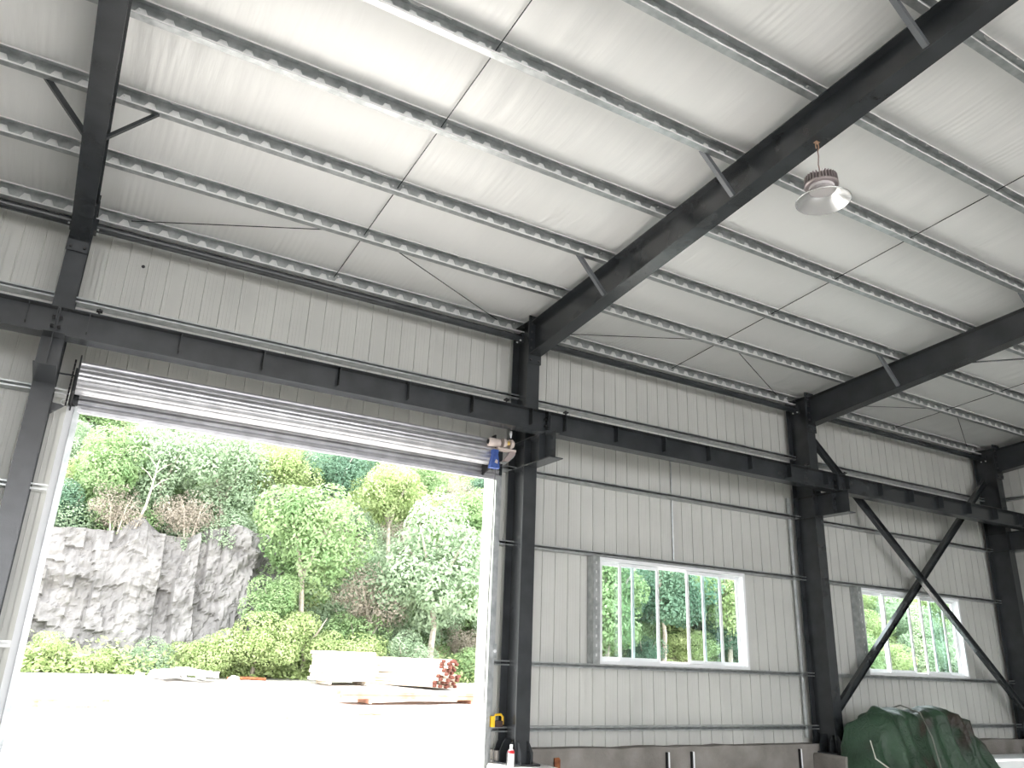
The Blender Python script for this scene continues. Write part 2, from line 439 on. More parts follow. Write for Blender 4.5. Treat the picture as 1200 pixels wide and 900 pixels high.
# ------------------------------------------------------------------ steel columns
def cyl_bolt(mb, c, ax, r=0.016, l=0.03):
    c = Vector(c); d = {'x': Vector((1, 0, 0)), 'y': Vector((0, 1, 0)), 'z': Vector((0, 0, 1))}[ax] * l
    mb.tube([c, c + d], r, 6)
COLN = ['dark steel column left of the roller door', 'dark steel column between the roller door and the first window',
        'dark steel column between the two windows', 'dark steel column in the far corner beyond the second window']
BASE = [0.38, 0.385, 0.40, 0.40]
def column(i):
    X = XC[i]; w = 0.105; t = thing('steel_column', COLN[i], 'column', (X, 9.5, BASE[i]))
    L = lambda x, y, z: (x, y - 9.5, z - BASE[i])
    z0, z1 = BASE[i], roof(9.3) + 0.02
    def bx(name, x0, x1, y0, y1, za, zb, par=t, label=None):
        return MB().box(x0, x1, y0 - 9.5, y1 - 9.5, za - BASE[i], zb - BASE[i]).build(name, STEEL, par, label=label)
    bx('inner_flange', -w, w, 9.30, 9.314, z0 + .02, z1)
    bx('outer_flange', -w, w, 9.736, 9.75, z0 + .02, z1)
    bx('web', -0.004, 0.004, 9.314, 9.736, z0 + .02, z1)
    bx('cap_plate', -w - .01, w + .01, 9.26, 9.77, z1, z1 + 0.015)
    bx('base_plate', -0.2, 0.2, 9.18, 9.85, z0, z0 + 0.022)
    # gusset plates at the foot
    for gx_ in (-0.07, 0.07):
        pr = [(9.314 - 9.5, 0.02), (9.20 - 9.5, 0.02), (9.20 - 9.5, 0.14), (9.26 - 9.5, 0.26), (9.30 - 9.5, 0.28)]
        MB().prism([(u, v) for u, v in pr], gx_ - 0.006, gx_ + 0.006, 'x').build('gusset_plate', STEEL, t)
    for sx in (-1, 1):
        for yy in (9.35, 9.55, 9.70):
            pr = [(sx * 0.006, 0.02), (sx * 0.19, 0.02), (sx * 0.19, 0.14), (sx * 0.13, 0.26), (sx * 0.105, 0.28), (sx * 0.006, 0.28)]
            MB().prism(pr, yy - 9.5 - 0.006, yy - 9.5 + 0.006, 'y').build('gusset_plate', STEEL, t)
    # crane-beam bracket (corbel)
    br = bx('bracket', -0.004, 0.004, 8.66, 9.30, H + 2.62, H + 3.0)
    bx('bracket_flange', -w, w, 8.63, 9.30, H + 2.605, H + 2.62, br, 'lower bracket flange')
    bx('bracket_flange', -w, w, 8.72, 9.30, H + 2.985, H + 3.0, br)
    for sx in (-1, 1):
        bx('stiffener', min(sx * 0.004, sx * w), max(sx * 0.004, sx * w), 8.915, 8.927, H + 2.62, H + 2.985, br)
    # stiffeners in the column web behind the bracket
    for zz in (H + 2.61, H + 2.99):
        for sx in (-1, 1):
            bx('web_stiffener', min(sx * 0.004, sx * w), max(sx * 0.004, sx * w), 9.314, 9.736, zz - .006, zz + .006)
    bp = MB()
    for sx in (-0.06, 0.06):
        for zz in (H + 4.18,):
            cyl_bolt(bp, (sx, 9.285 - 9.5, zz - BASE[i]), 'y')
    bp.build('bolt', BLACK, t)
    return t
for i in range(4): column(i)
# concrete pedestals under the columns
PED = ['white topped concrete block under the column by the roller door', 'concrete block under the column between the windows',
       'concrete block under the far corner column', 'concrete block under the column left of the roller door']
for (X, zt, x0, x1, lab) in ((XC[1], 0.385, -0.34, 0.36, PED[0]), (XC[2], 0.40, -0.32, 0.32, PED[1]), (XC[3], 0.40, -0.32, 0.32, PED[2]), (XC[0], 0.38, -0.3, 0.22, PED[3])):
    mm = mat('pale_pedestal_concrete', (0.42, 0.42, 0.40), 0.85, 0.0, (0.62, 0.62, 0.60), 5, 0.3, 20) if X == XC[1] else CONC
    o = MB().prism([(x0, 0), (x1, 0), (x1, zt - .03), (x1 - .02, zt), (x0 + .02, zt), (x0, zt - .03)], -0.36, 0.24, 'y').build('concrete_pedestal', mm, loc=(X, 9.35, 0))
    tag(o, lab, 'block')

# ------------------------------------------------------------------ rafters
RAFN = ['dark steel rafter rising from the column left of the roller door', 'long dark steel rafter carrying the hanging lamp',
        'dark steel rafter rising from the column between the two windows', 'dark steel rafter in the far corner']
for i, X in enumerate(XC):
    t = thing('roof_rafter', RAFN[i], 'rafter', (X, 9.3, H + 4.3)); w = 0.10; T = 0.012
    Y1 = YRIDGE
    def P(y, z): return (y - 9.3, z - H - 4.3)
    yi = 2.0
    def low(y): return belly(y) if y > yi else belly(yi) + 0.083 * (yi - y)
    def plate(xa, xb, fa, fb, name):
        m = MB()
        for (ya, yb) in ((9.28, yi), (yi, Y1)):
            m.prism([P(ya, fa(ya)), P(ya, fb(ya)), P(yb, fb(yb)), P(yb, fa(yb))], xa, xb, 'x')
        return m.build(name, STEEL, t)
    plate(-w, w, lambda y: roof(y) - T, roof, 'top_flange')
    plate(-w, w, low, lambda y: low(y) + T, 'bottom_flange')
    plate(-0.004, 0.004, lambda y: low(y) + T, lambda y: roof(y) - T, 'web')
    MB().box(-0.11, 0.11, -0.032, -0.008, -0.14, 0.62).build('end_plate', STEEL, t)
    for zz in (-0.09, 0.09, 0.22, 0.35, 0.48, 0.58):
        for sx in (-0.07, 0.07):
            q = MB(); cyl_bolt(q, (sx, -0.055, zz), 'y', 0.017, 0.03); q.build('bolt', BLACK, t)
    if i == 0: pass
    MB().prism([P(Y1 + .02, low(Y1)), P(Y1 + .02, roof(Y1)), P(Y1, roof(Y1)), P(Y1, low(Y1))], -w, w, 'x').build('ridge_plate', STEEL, t)
    # far side of the roof, the same section falling away again
    m = MB()
    for xa, xb, da, db in ((-w, w, -T, 0), (-w, w, -0.36, -0.36 + T), (-0.004, 0.004, -0.36, 0)):
        m.prism([P(Y1, roof(Y1) + da), P(Y1, roof(Y1) + db), P(-12.3, roof(-12.3) + db), P(-12.3, roof(-12.3) + da)], xa, xb, 'x')
    m.build('far_rafter', STEEL, t)

# ------------------------------------------------------------------ purlins
BAYN = ['left of the column beside the roller door', 'above the roller door', 'above the first window', 'above the second window']
BAYX = [(XL, XC[0]), (XC[0], XC[1]), (XC[1], XC[2]), (XC[2], XC[3])]
ORD = ['lowest at the eave'] + [n_ + ' up from the eave' for n_ in ('second', 'third', 'fourth', 'fifth', 'sixth', 'seventh', 'eighth')]
ORS = ['lowest', 'second', 'third', 'fourth', 'fifth', 'sixth', 'seventh', 'eighth']
def c_section(d, h, lip, th):
    """closed C outline in (y, z); web at y=0, opening towards -y"""
    return [(0, 0), (-d, 0), (-d, lip), (-d + th, lip), (-d + th, th), (-th, th), (-th, h - th), (-d + th, h - th), (-d + th, h - lip), (-d, h - lip), (-d, h), (0, h)]
for bi, (xa, xb) in enumerate(BAYX):
    Lx = xb - xa
    body = MB().prism(c_section(0.075, 0.18, 0.022, 0.004), 0.0, Lx, 'x').mesh('channel', ZINC)
    em = MB(); n = int(Lx / PITCH)  # bright raised trapezoids shaped as the roof ribs' reflections in the web
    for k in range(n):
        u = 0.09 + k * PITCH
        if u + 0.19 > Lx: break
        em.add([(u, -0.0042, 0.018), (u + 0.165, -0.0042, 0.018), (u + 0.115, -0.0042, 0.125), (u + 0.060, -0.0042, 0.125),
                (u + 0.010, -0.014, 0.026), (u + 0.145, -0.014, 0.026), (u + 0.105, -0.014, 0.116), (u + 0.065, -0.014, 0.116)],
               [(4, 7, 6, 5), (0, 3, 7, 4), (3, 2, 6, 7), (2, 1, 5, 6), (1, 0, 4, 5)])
    emm = em.mesh('web_reflection', ZINCB)
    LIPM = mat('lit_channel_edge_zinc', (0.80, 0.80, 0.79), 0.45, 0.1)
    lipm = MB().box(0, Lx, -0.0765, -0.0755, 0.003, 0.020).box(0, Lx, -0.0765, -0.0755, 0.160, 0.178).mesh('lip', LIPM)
    nutm = MB(); cyl_bolt(nutm, (0, 0, 0), 'y', 0.011, 0.018); nutm = nutm.mesh('nut', ZINCB)
    for r, y in enumerate(PY):
        t = thing('roof_purlin', 'galvanised purlin %s, %s' % (BAYN[bi], ORD[r]), 'purlin', (xa, y, roof(y)))
        link('channel', body, t)
        link('web_reflection', emm, t, kind='stuff'); link('lip', lipm, t, label='bright turned edges')
        for u in (Lx / 2 - 0.06, Lx / 2 + 0.06, 0.16, Lx - 0.16):
            link('nut', nutm, t, loc=(u, -0.022, 0.10 + (0.04 if u > Lx / 2 else 0)))
        # sag rod up to the next purlin
        if r + 1 < len(PY) and bi > 0:
            y2 = PY[r + 1]; xm = (xa + xb) / 2
            o = MB().tube([(0, 0, 0), (0, y2 - y - 0.04, roof(y2) - roof(y))], 0.006, 6).build('sag_rod', STEEL, loc=(xm, y - 0.02, roof(y) + 0.10))
            tag(o, 'thin sag rod %s, from the %s to the %s purlin' % (BAYN[bi], ORS[r], ORS[r + 1]), 'rod')
    if bi > 0:
        xm = (xa + xb) / 2
        for sgn, nm in ((-1, 'left'), (1, 'right')):
            p0 = Vector((xm + sgn * 0.35, PY[1] + 0.01, roof(PY[1]) + 0.06)); p1 = Vector((xm + sgn * 2.55, PY[0] - 0.03, roof(PY[0]) + 0.12))
            o = MB().tube([Vector((0, 0, 0)), p1 - p0], 0.006, 6).build('sag_rod', STEEL, loc=p0)
            tag(o, 'slanting thin rod at the eave %s, the %s one of the pair' % (BAYN[bi], nm), 'rod')

# fly braces: angle from purlin down to the rafter's bottom flange
ZBR = mat('grey_brace_steel', (0.13, 0.14, 0.15), 0.4, 0.2)
def angle_bar(p0, p1, w, t, m, name, lab, cat, group=None):
    p0, p1 = Vector(p0), Vector(p1); d = (p1 - p0); L = d.length
    mb = MB().box(0, L, 0, w, 0, t).box(0, L, 0, t, t, w)
    o = mb.build(name, m, loc=p0)
    o.rotation_mode = 'QUATERNION'
    xa = d.normalized(); up = Vector((0, 0, 1))
    if abs(xa.z) > .95: up = Vector((0, 1, 0))
    ya = up.cross(xa).normalized(); za = xa.cross(ya)
    o.rotation_quaternion = Matrix((xa, ya, za)).transposed().to_quaternion()
    return tag(o, lab, cat, group)
FB = [(1, -1, 2), (1, -1, 4), (1, -1, 6), (2, -1, 2), (2, -1, 4), (0, 1, 2), (0, -1, 2), (3, -1, 2)]
RN = ['the rafter left of the roller door', 'the lamp rafter', 'the rafter between the windows', 'the far corner rafter']
for ci, sg, r in FB:
    y = PY[r]
    angle_bar((XC[ci] + sg * 0.52, y - 0.005, roof(y) + 0.03), (XC[ci] + sg * 0.10, y - 0.01, belly(y) + 0.02), 0.05, 0.005, STEEL if ci == 0 else ZBR,
              'fly_brace', 'short slanting brace %s of %s, at the %s purlin' % ('right' if sg > 0 else 'left', RN[ci], ORS[r]), 'brace')

# ------------------------------------------------------------------ eave tie pipes
for bi, (xa, xb) in enumerate(BAYX):
    t = thing('eave_pipe', 'dark round tie pipe along the eave %s' % BAYN[bi], 'pipe', (xa, 9.5, H + 4.615))
    Lx = xb - xa
    MB().tube([(0.14, 0, 0), (Lx - 0.14, 0, 0)], 0.055, 16).build('pipe', STEEL, t, smooth=False)
    for u in (0.10, Lx - 0.14):
        MB().box(u, u + 0.04, -0.075, 0.075, -0.075, 0.075).build('end_plate', STEEL, t)
        q = MB()
        for a in (-.05, .05): cyl_bolt(q, (u + (0.04 if u < 1 else -0.02), a, -0.05), 'x', 0.012, 0.02)
        q.build('bolt', ZINCB, t)

# ------------------------------------------------------------------ wall girts (lipped channels lying on the columns' outer line)
GZ = [(-0.865, 'lowest, just above the concrete upstand'), (-0.045, 'at the window sill level'), (1.545, 'at the window head level'),
      (2.615, 'just below the crane beam'), (3.725, 'just above the crane beam')]
gprof = [(9.69, 0), (9.85, 0), (9.85, 0.006), (9.696, 0.006), (9.696, 0.018), (9.716, 0.018)]
def girt_mesh(xa, xb, name='girt'):
    h = 0.065
    pr = [(-0.16, 0), (0, 0), (0, h), (-0.16, h), (-0.16, h - 0.018), (-0.155, h - 0.018), (-0.155, h - 0.005), (-0.005, h - 0.005), (-0.005, 0.005), (-0.155, 0.005), (-0.155, 0.018), (-0.16, 0.018)]
    return MB().prism(pr, xa, xb, 'x')
GSEG = [[(XL, XC[0] - 0.004)], [(XC[0] + 0.004, XC[1] - 0.004)], [(XC[1] + 0.004, XC[2] - 0.004)], [(XC[2] + 0.004, XC[3] - 0.004)]]
GB = ['left of the roller door', 'over the roller door', 'beside the first window', 'beside the second window']
for bi in range(4):
    for zi, (z, nm) in enumerate(GZ):
        xa, xb = GSEG[bi][0]
        if bi == 1:
            if zi < 4:
                for (a, e, sd_) in ((XC[0] + 0.004, -0.18, 'left'), (5.37, XC[1] - 0.004, 'right')):
                    o = girt_mesh(0, e - a).build('girt_stub', ZINC if sd_ == 'right' else ZINCB, loc=(a, YW - 0.001, H + z))
                    tag(o, 'short galvanised girt end at the %s door jamb, %s' % (sd_, nm.replace('window ', 'window ')), 'girt')
                continue
            nm2 = 'galvanised wall girt running above the roller door and behind the crane beam'
        else:
            nm2 = 'galvanised wall girt %s, %s' % (GB[bi], nm)
        t = girt_mesh(0, xb - xa).build('wall_girt', ZINC, loc=(xa, YW - 0.001, H + z)); tag(t, nm2, 'girt')
# girts on the far gable
for z, nm in GZ:
    pr = [(XR - 0.12, H + z), (XR - 0.001, H + z), (XR - 0.001, H + z + 0.065), (XR - 0.12, H + z + 0.065), (XR - 0.12, H + z + 0.05), (XR - .01, H + z + .05), (XR - .01, H + z + .01), (XR - .12, H + z + .01)]
    o = MB().prism(pr, -12, 9.68, 'y').build('wall_girt', ZINC); tag(o, 'galvanised girt on the far gable wall, %s' % nm.replace('the window', 'window').replace('just below the crane beam', 'level just below the crane beam'), 'girt')

# ------------------------------------------------------------------ crane beams
BEAMN = ['dark crane runway beam left of the column beside the roller door', 'dark crane runway beam passing over the roller door',
         'dark crane runway beam above the first window', 'dark crane runway beam above the second window']
LEDGE = mat('dusty_painted_steel', (0.085, 0.085, 0.09), 0.45, 0.0, (0.11, 0.105, 0.105), 3)
for bi, (xa, xb) in enumerate(BAYX):
    t = thing('crane_beam', BEAMN[bi], 'beam', (xa, 8.92, H + 3.0)); g_ = 0.006; Lx = xb - xa
    MB().box(g_, Lx - g_, -0.10, 0.10, 0.298, 0.31).build('top_flange', STEEL, t)
    MB().box(g_, Lx - g_, -0.10, 0.10, 0.0, 0.012).build('bottom_flange', STEEL, t)
    MB().box(g_, Lx - g_, -0.004, 0.004, 0.012, 0.298).build('web', STEEL, t)
    us = [g_, Lx - g_ - 0.01] + [0.28, Lx - 0.28]
    n = 6; st = (Lx - 0.56) / n
    us += [0.28 + st * k for k in range(1, n)]
    for u in us:
        full = u < 0.05 or u > Lx - 0.05
        MB().box(u, u + 0.01, -0.098, -0.004, 0.012 if full else 0.085, 0.298).build('stiffener', STEEL, t)
    q = MB()
    for zz in (0.1, 0.2):
        cyl_bolt(q, (g_ + 0.01, -0.05, zz), 'x'); cyl_bolt(q, (Lx - g_ - 0.045, -0.05, zz), 'x')
    q.build('bolt', BLACK, t)
    for u in (0.36, Lx - 0.62):
        m = MB().box(u - 0.02, u + 0.02, 0.02, 0.06, 0.31, 0.34).tube([(u, 0.04, 0.33), (u, 0.04, 0.42)], 0.012, 8).box(u - .03, u + .03, .01, .07, 0.385, 0.405)
        m.build('rail_clip', BLACK, t)

# ------------------------------------------------------------------ cross bracing in the far bay
def brace(p0, p1, lab, off):
    t = thing('cross_brace', lab, 'brace', p0)
    d = Vector(p1) - Vector(p0)
    xa = d.normalized(); ya = Vector((0, 1, 0)); za = xa.cross(ya)
    t.rotation_mode = 'QUATERNION'; t.rotation_quaternion = Matrix((xa, ya, za)).transposed().to_quaternion()
    L = d.length
    m = MB().box(0, L, -0.003, 0.003, -0.055, 0.055); m.build('web', STEEL, t)
    for s in (-1, 1):
        MB().box(0, L, -0.04, 0.04, s * 0.058 - 0.004, s * 0.058 + 0.004).build('flange', STEEL, t)
    for u in (0.0, L - 0.22):
        MB().box(u, u + 0.22, 0.0031, 0.012, -0.09, 0.09).build('gusset_plate', STEEL, t)
brace((XC[2] + 0.12, 9.56, H - 0.72), (XC[3] - 0.12, 9.56, H + 4.13), 'dark steel brace rising from the column foot to the far upper corner', 0)
brace((XC[2] + 0.12, 9.42, H + 4.10), (XC[3] - 0.12, 9.42, H - 0.68), 'dark steel brace falling from the column head to the far lower corner', 0)
o = MB().tube([(0, 0, 0), (5.8, -4.7, 0.40)], 0.012, 8).build('roof_brace_rod', STEEL, loc=(XC[2] + 0.01, 6.55, H + 4.66))
tag(o, 'dark roof bracing rod slanting away from the rafter between the windows', 'rod')

# ------------------------------------------------------------------ roller door
dr = structure('door_1', (2.65, 9.6, 0), 'open roller shutter with its curtain wound up')
def bd(name, m, x0, x1, y0, y1, z0, z1, par=dr, label=None):
    return MB().box(x0 - 2.65, x1 - 2.65, y0 - 9.6, y1 - 9.6, z0, z1).build(name, m, par, label=label)
# wound curtain: corrugated roll
cy, cz, R0 = 9.47 - 9.6, H + 2.755, 0.165
pr = []
nl = 14
for k in range(nl * 8):
    a = 2 * math.pi * k / (nl * 8)
    r = R0 + 0.009 * abs(math.sin(a * nl / 2)) ** 0.6
    pr.append((cy + r * math.cos(a), cz + r * math.sin(a)))
roll = MB().prism(pr, -0.13 - 2.65, 5.02 - 2.65, 'x').build('shutter_roll', SHUT, dr, label='wound up part of the ribbed curtain')
MB().tube([(-0.13 - 2.65, cy - 0.10, cz + 0.15), (4.98 - 2.65, cy - 0.10, cz + 0.15)], 0.028, 12).build('roller_shaft', SHUT, dr, label='bright tube along the top of the roll')
# the slats still hanging
for k in range(3):
    zt = H + 2.66 - k * 0.062
    pr = [(0.075, zt), (0.062, zt - 0.012), (0.055, zt - 0.03), (0.062, zt - 0.05), (0.075, zt - 0.062), (0.082, zt - 0.062), (0.082, zt)]
    MB().prism(pr, -0.08 - 2.65, 5.30 - 2.65, 'x').build('slat', SHUT, dr)
bd('bottom_bar', SHUT, -0.07, 5.29, 9.64, 9.69, H + 2.43, H + 2.474)
bd('gap_shade_strip', BLACK, -0.08, 5.30, 9.60, 9.625, H + 2.625, H + 2.655)  # black strip added as the shade in the gap between roll and slats
for (a, e) in ((-0.10, -0.04), (5.26, 5.32)):
    bd('guide_rail', ZINC, a, e, 9.66, 9.76, 0, H + 2.50); bd('rail_head', STEEL, a - 0.075 if a < 0 else a, e + (0.05 if a > 0 else 0), 9.70, 9.76, H + 2.50, H + 2.95)
for (a, e, n_) in ((-0.175, -0.10, 'left'), (5.32, 5.37, 'right')):
    o = bd('jamb_strip', WHITE if n_ == 'left' else ZINC, a, e, 9.70, 9.76, 0, H + 2.52)
for (a, e) in ((-0.15, -0.135), (5.02, 5.035)):
    MB().prism([(9.27 - 9.6, H + 2.56), (9.70 - 9.6, H + 2.45), (9.70 - 9.6, H + 2.98), (9.30 - 9.6, H + 2.98)], a - 2.65, e - 2.65, 'x').build('end_bracket', BLACK, dr)
# chain beside the roll on the left
chm = MB()
for k in range(12):
    zz = H + 2.98 - k * 0.045
    chm.tube([(-0.19 - 2.65, 9.5 - 9.6 + (0.004 if k % 2 else -0.004), zz), (-0.19 - 2.65, 9.5 - 9.6, zz - 0.04)], 0.010, 5)
chm.build('drive_chain', BLACK, dr)
JW = mat('sunlit_white_trim', (0.82, 0.82, 0.80), 0.6)
o = MB().box(5.26, 5.272, 9.76, 10.02, 0, H + 2.8).build('trim_1', JW, kind='structure', label='white right reveal of the door opening')
o = MB().box(-0.112, -0.10, 9.76, 10.02, 0, H + 2.8).build('trim_2', JW, kind='structure', label='white left reveal of the door opening')
o = MB().box(-0.11, 5.27, 9.76, 10.02, H + 2.78, H + 2.80).build('trim_3', JW, kind='structure', label='head of the door opening')

# door motor and chain bag
t = thing('shutter_motor', 'cream shutter motor with its blue chain bag at the right end of the roll', 'motor', (5.12, 9.22, H + 2.7))
CREAM = mat('cream_enamel', (0.48, 0.40, 0.36), 0.4, 0.0, (0.62, 0.54, 0.50), 8)
BLUE = mat('blue_fabric', (0.02, 0.055, 0.24), 0.7, 0.0, (0.05, 0.11, 0.36), 18)
AMB = mat('brass_yellow', (0.62, 0.42, 0.10), 0.4, 0.4)
MB().tube([(-0.25, 0, 0.14), (-0.24, 0, 0.14), (-0.08, 0, 0.14), (-0.07, 0, 0.14)], [0.045, 0.06, 0.06, 0.045], 16).build('motor_body', CREAM, t)
MB().tube([(-0.26, 0, 0.14), (-0.25, 0, 0.14)], 0.032, 12).build('end_cap', BLACK, t)
for u in (-0.04, 0.07):
    c_ = MB()
    c_.tube([(u, -0.02, 0.15), (u + 0.035, -0.02, 0.15)], 0.068, 16); c_.tube([(u + 0.035, -0.02, 0.15), (u + 0.06, -0.02, 0.15)], 0.05, 16)
    c_.build('gear_housing', CREAM, t)
MB().tube([(0.025, -0.05, 0.15), (0.05, -0.06, 0.15)], 0.03, 10).build('gear_hub', AMB, t)
MB().box(-0.12, 0.17, -0.045, 0.05, 0.045, 0.075).build('mounting_plate', CREAM, t)
MB().prism([(-0.02, -0.10), (0.06, -0.10), (0.17, 0.02), (0.17, 0.07), (0.10, 0.07), (0.06, 0.0)], -0.03, 0.02, 'y').build('support_bracket', mat('rose_grey_paint', (0.32, 0.26, 0.25), 0.5), t)
MB().tube([(-0.05, 0, -0.13), (0.05, 0, -0.11), (0.14, 0, -0.02), (0.17, 0, 0.03)], 0.016, 8).build('chain_hook', ZINC, t)
c_ = MB().hexa([(-0.22, -0.05, -0.22), (-0.08, -0.05, -0.22), (-0.08, 0.04, -0.22), (-0.22, 0.04, -0.22), (-0.18, -0.04, -0.02), (-0.11, -0.04, -0.02), (-0.11, 0.03, -0.02), (-0.18, 0.03, -0.02)])
c_.box(-0.185, -0.105, -0.045, 0.035, -0.02, 0.035)
bag = c_.build('chain_bag', BLUE, t)
MB().prism([(-0.165, -0.15), (-0.12, -0.165), (-0.115, -0.12), (-0.145, -0.10)], -0.0515, -0.049, 'y').build('pale_print', CREAM, bag)
MB().tube([(-0.13, -0.01, -0.22), (-0.125, 0, -0.9), (-0.13, 0.02, -2.0), (-0.12, 0.03, -3.2)], 0.006, 5).build('pull_cord', SHUTD, t)
o = MB().tube([(0, 0, 0), (0, 0, 0.055), (0.002, 0, 0.1)], [0.01, 0.018, 0.013], 8).build('limit_rod', WHITE, t, loc=(0.09, -0.02, 0.24))
# switch on the right door jamb
t = thing('door_switch', 'small grey push button box on the right door jamb', 'switch', (5.345, 9.69, H + 0.13))
MB().box(-0.03, 0.03, -0.04, 0.0, -0.09, 0.09).build('box', ZINC, t)
MB().tube([(0, -0.04, 0.0), (0, -0.055, 0.0)], 0.02, 12).build('button', WHITE, t)
# clip and rod near the left jamb
t = thing('hoist_bracket', 'small steel bracket with a ring on the left column by the roller door', 'bracket', (XC[0] + 0.11, 9.55, H + 2.44))
MB().prism([(0, -0.10), (0.13, 0.02), (0.0, 0.03)], -0.01, 0.01, 'y').build('plate', STEEL, t)
rg = MB(); rg.tube([(0.11 + 0.03 * math.cos(a), -0.02, 0.05 + 0.03 * math.sin(a)) for a in np.linspace(0, 6.0, 14)], 0.008, 6); rg.build('ring', ZINCB, t)
o = MB().tube([(0, 0, 0), (0.28, 0.0, 0.0)], 0.01, 8).build('tie_rod', STEEL, loc=(XC[0] + 0.09, 9.45, H + 2.78)); tag(o, 'short dark rod from the left column to the end of the roll', 'rod')
# yellow strap lying on the lowest girt end
t = thing('yellow_clamp', 'yellow cable clamp resting on the girt end by the door', 'clamp', (5.43, 9.66, H - 0.80))
YEL = mat('yellow_plastic', (0.80, 0.50, 0.02), 0.4)
MB().tube([(-0.085, 0, 0.0), (-0.075, 0, 0.09), (-0.03, 0, 0.145), (0.05, 0, 0.15), (0.08, 0, 0.12), (0.08, 0, 0.03)], 0.016, 8).build('handle', YEL, t)
MB().box(-0.095, -0.05, -0.03, 0.03, 0.0, 0.13).build('body', YEL, t)
MB().box(-0.04, 0.07, -0.03, 0.03, 0.0, 0.075).build('clamp_body', mat('dark_brown_iron', (0.05, 0.025, 0.02), 0.6), t)
# bottle standing by the column foot
t = thing('bottle', 'white plastic bottle with red collar beside the column foot', 'bottle', (XC[1] - 0.275, 9.10, 0.385))
MB().lathe([(0, 0), (0.036, 0.0), (0.04, 0.012), (0.04, 0.16), (0.03, 0.20), (0.016, 0.215), (0.016, 0.235), (0, 0.235)], n=20).build('bottle_body', WHITE, t, smooth=True)
MB().lathe([(0.0405, 0.165), (0.0415, 0.175), (0.033, 0.20), (0.0305, 0.20)], n=20).build('collar', mat('red_plastic', (0.55, 0.02, 0.03), 0.4), t)
MB().lathe([(0.019, 0.235), (0.019, 0.262), (0, 0.262)], n=16).build('cap', WHITE, t)

# ------------------------------------------------------------------ windows
def window(name, x0, x1, sashes, lab):
    z0, z1 = H + 0.02, H + 1.54; w = structure(name, (x0, 9.72, z0), lab); W, Hh = x1 - x0, z1 - z0
    def bw(n, a, e, ya, yb, za, zb, par=w, m=WHITE, **k): return MB().box(a, e, ya, yb, za, zb).build(n, m, par, **k)
    f = bw('window_frame', 0.0, 0.05, 0.0, 0.18, 0, Hh)
    bw('frame_member', W - 0.05, W, 0.0, 0.18, 0, Hh, f); bw('frame_member', 0.05, W - 0.05, 0.0, 0.18, Hh - 0.05, Hh, f)
    bw('window_sill', 0.05, W - 0.05, 0.0, 0.18, 0, 0.05, w)
    for k in (0.06, 0.105):
        bw('track', 0.05, W - 0.05, k + 0.028, k + 0.034, 0.05, 0.075, f); bw('track', 0.05, W - 0.05, k + 0.028, k + 0.034, Hh - 0.075, Hh - 0.05, f)
    for (a, e, layer) in sashes:
        ya = 0.06 if layer == 0 else 0.11; a -= x0; e -= x0; s_ = 0.045
        s = bw('sash', a, a + s_, ya, ya + 0.026, 0.055, Hh - 0.055)
        bw('sash_rail', e - s_, e, ya, ya + 0.026, 0.055, Hh - 0.055, s)
        bw('sash_rail', a + s_, e - s_, ya, ya + 0.026, 0.055, 0.105, s)
        bw('sash_rail', a + s_, e - s_, ya, ya + 0.026, Hh - 0.105, Hh - 0.055, s)
        bw('pane', a + s_, e - s_, ya + 0.011, ya + 0.015, 0.105, Hh - 0.105, s, GLASS)
    return w
window('window_1', 7.11, 10.11, [(7.52, 8.30, 0), (7.17, 7.85, 1), (8.87, 9.62, 0), (9.25, 10.05, 1)], 'white sliding window nearer the roller door')
window('window_2', 13.05, 16.10, [(13.76, 14.54, 0), (13.11, 13.80, 1), (14.88, 15.63, 0), (15.25, 16.04, 1)], 'white sliding window in the far bay')
for (xw, lab) in ((6.98, 'punched galvanised channel standing left of the first window'), (12.92, 'punched galvanised channel standing left of the second window')):
    t = thing('window_post', lab, 'post', (xw, 9.69, H + 0.02))
    MB().prism([(0, 0), (0.12, 0), (0.12, 0.15), (0.115, 0.15), (0.115, 0.005), (0.005, 0.005), (0.005, 0.15), (0, 0.15)], 0, 1.52, 'z').build('channel', ZINC, t)
    q = MB()
    for k in range(11): q.box(0.045, 0.065, -0.003, -0.0002, 0.1 + k * 0.13, 0.14 + k * 0.13)
    q.build('slot', ZINCB, t, kind='stuff')

# a vertical conduit at mid bay, below the crane beam
for (x_, lab, za, zb) in ((8.66, 'thin grey conduit on the wall above the first window', 1.62, 3.4),):
    o = MB().tube([(0, 0, 0), (0, 0, zb - za)], 0.012, 8).build('conduit', ZINC, loc=(x_, 9.83, H + za)); tag(o, lab, 'conduit')
o = MB().tube([(0, 0, 0), (0, 0, 4.0)], 0.03, 10).build('corner_pipe', ZINC, loc=(11.40, 9.80, H - 1.0)); tag(o, 'slim grey vertical pipe just left of the column between the windows', 'pipe')

# small items at the concrete upstand
o = MB().prism([(0, 0), (0.09, 0), (0.09, 0.14), (0.07, 0.165), (0, 0.16)], -0.02, 0.0, 'y').build('rusty_plate', RUST, loc=(6.27, 9.585, H - 1.335)); tag(o, 'rusty steel plate fixed to the concrete upstand', 'plate')
for x_, lab in ((8.21, 'pale steel stub on the upstand, nearer the roller door'), (8.68, 'pale steel stub on the upstand, nearer the far column'), (10.95, 'pale steel stub at the foot of the column between the windows')):
    t = thing('anchor_stub', lab, 'stub', (x_, 9.58, H - 1.5))
    MB().box(0, 0.03, -0.02, 0.01, 0, 0.36).build('angle', WHITE, t); MB().box(-0.025, 0, -0.02, 0.01, 0, 0.36).build('shadow_gap', BLACK, t)

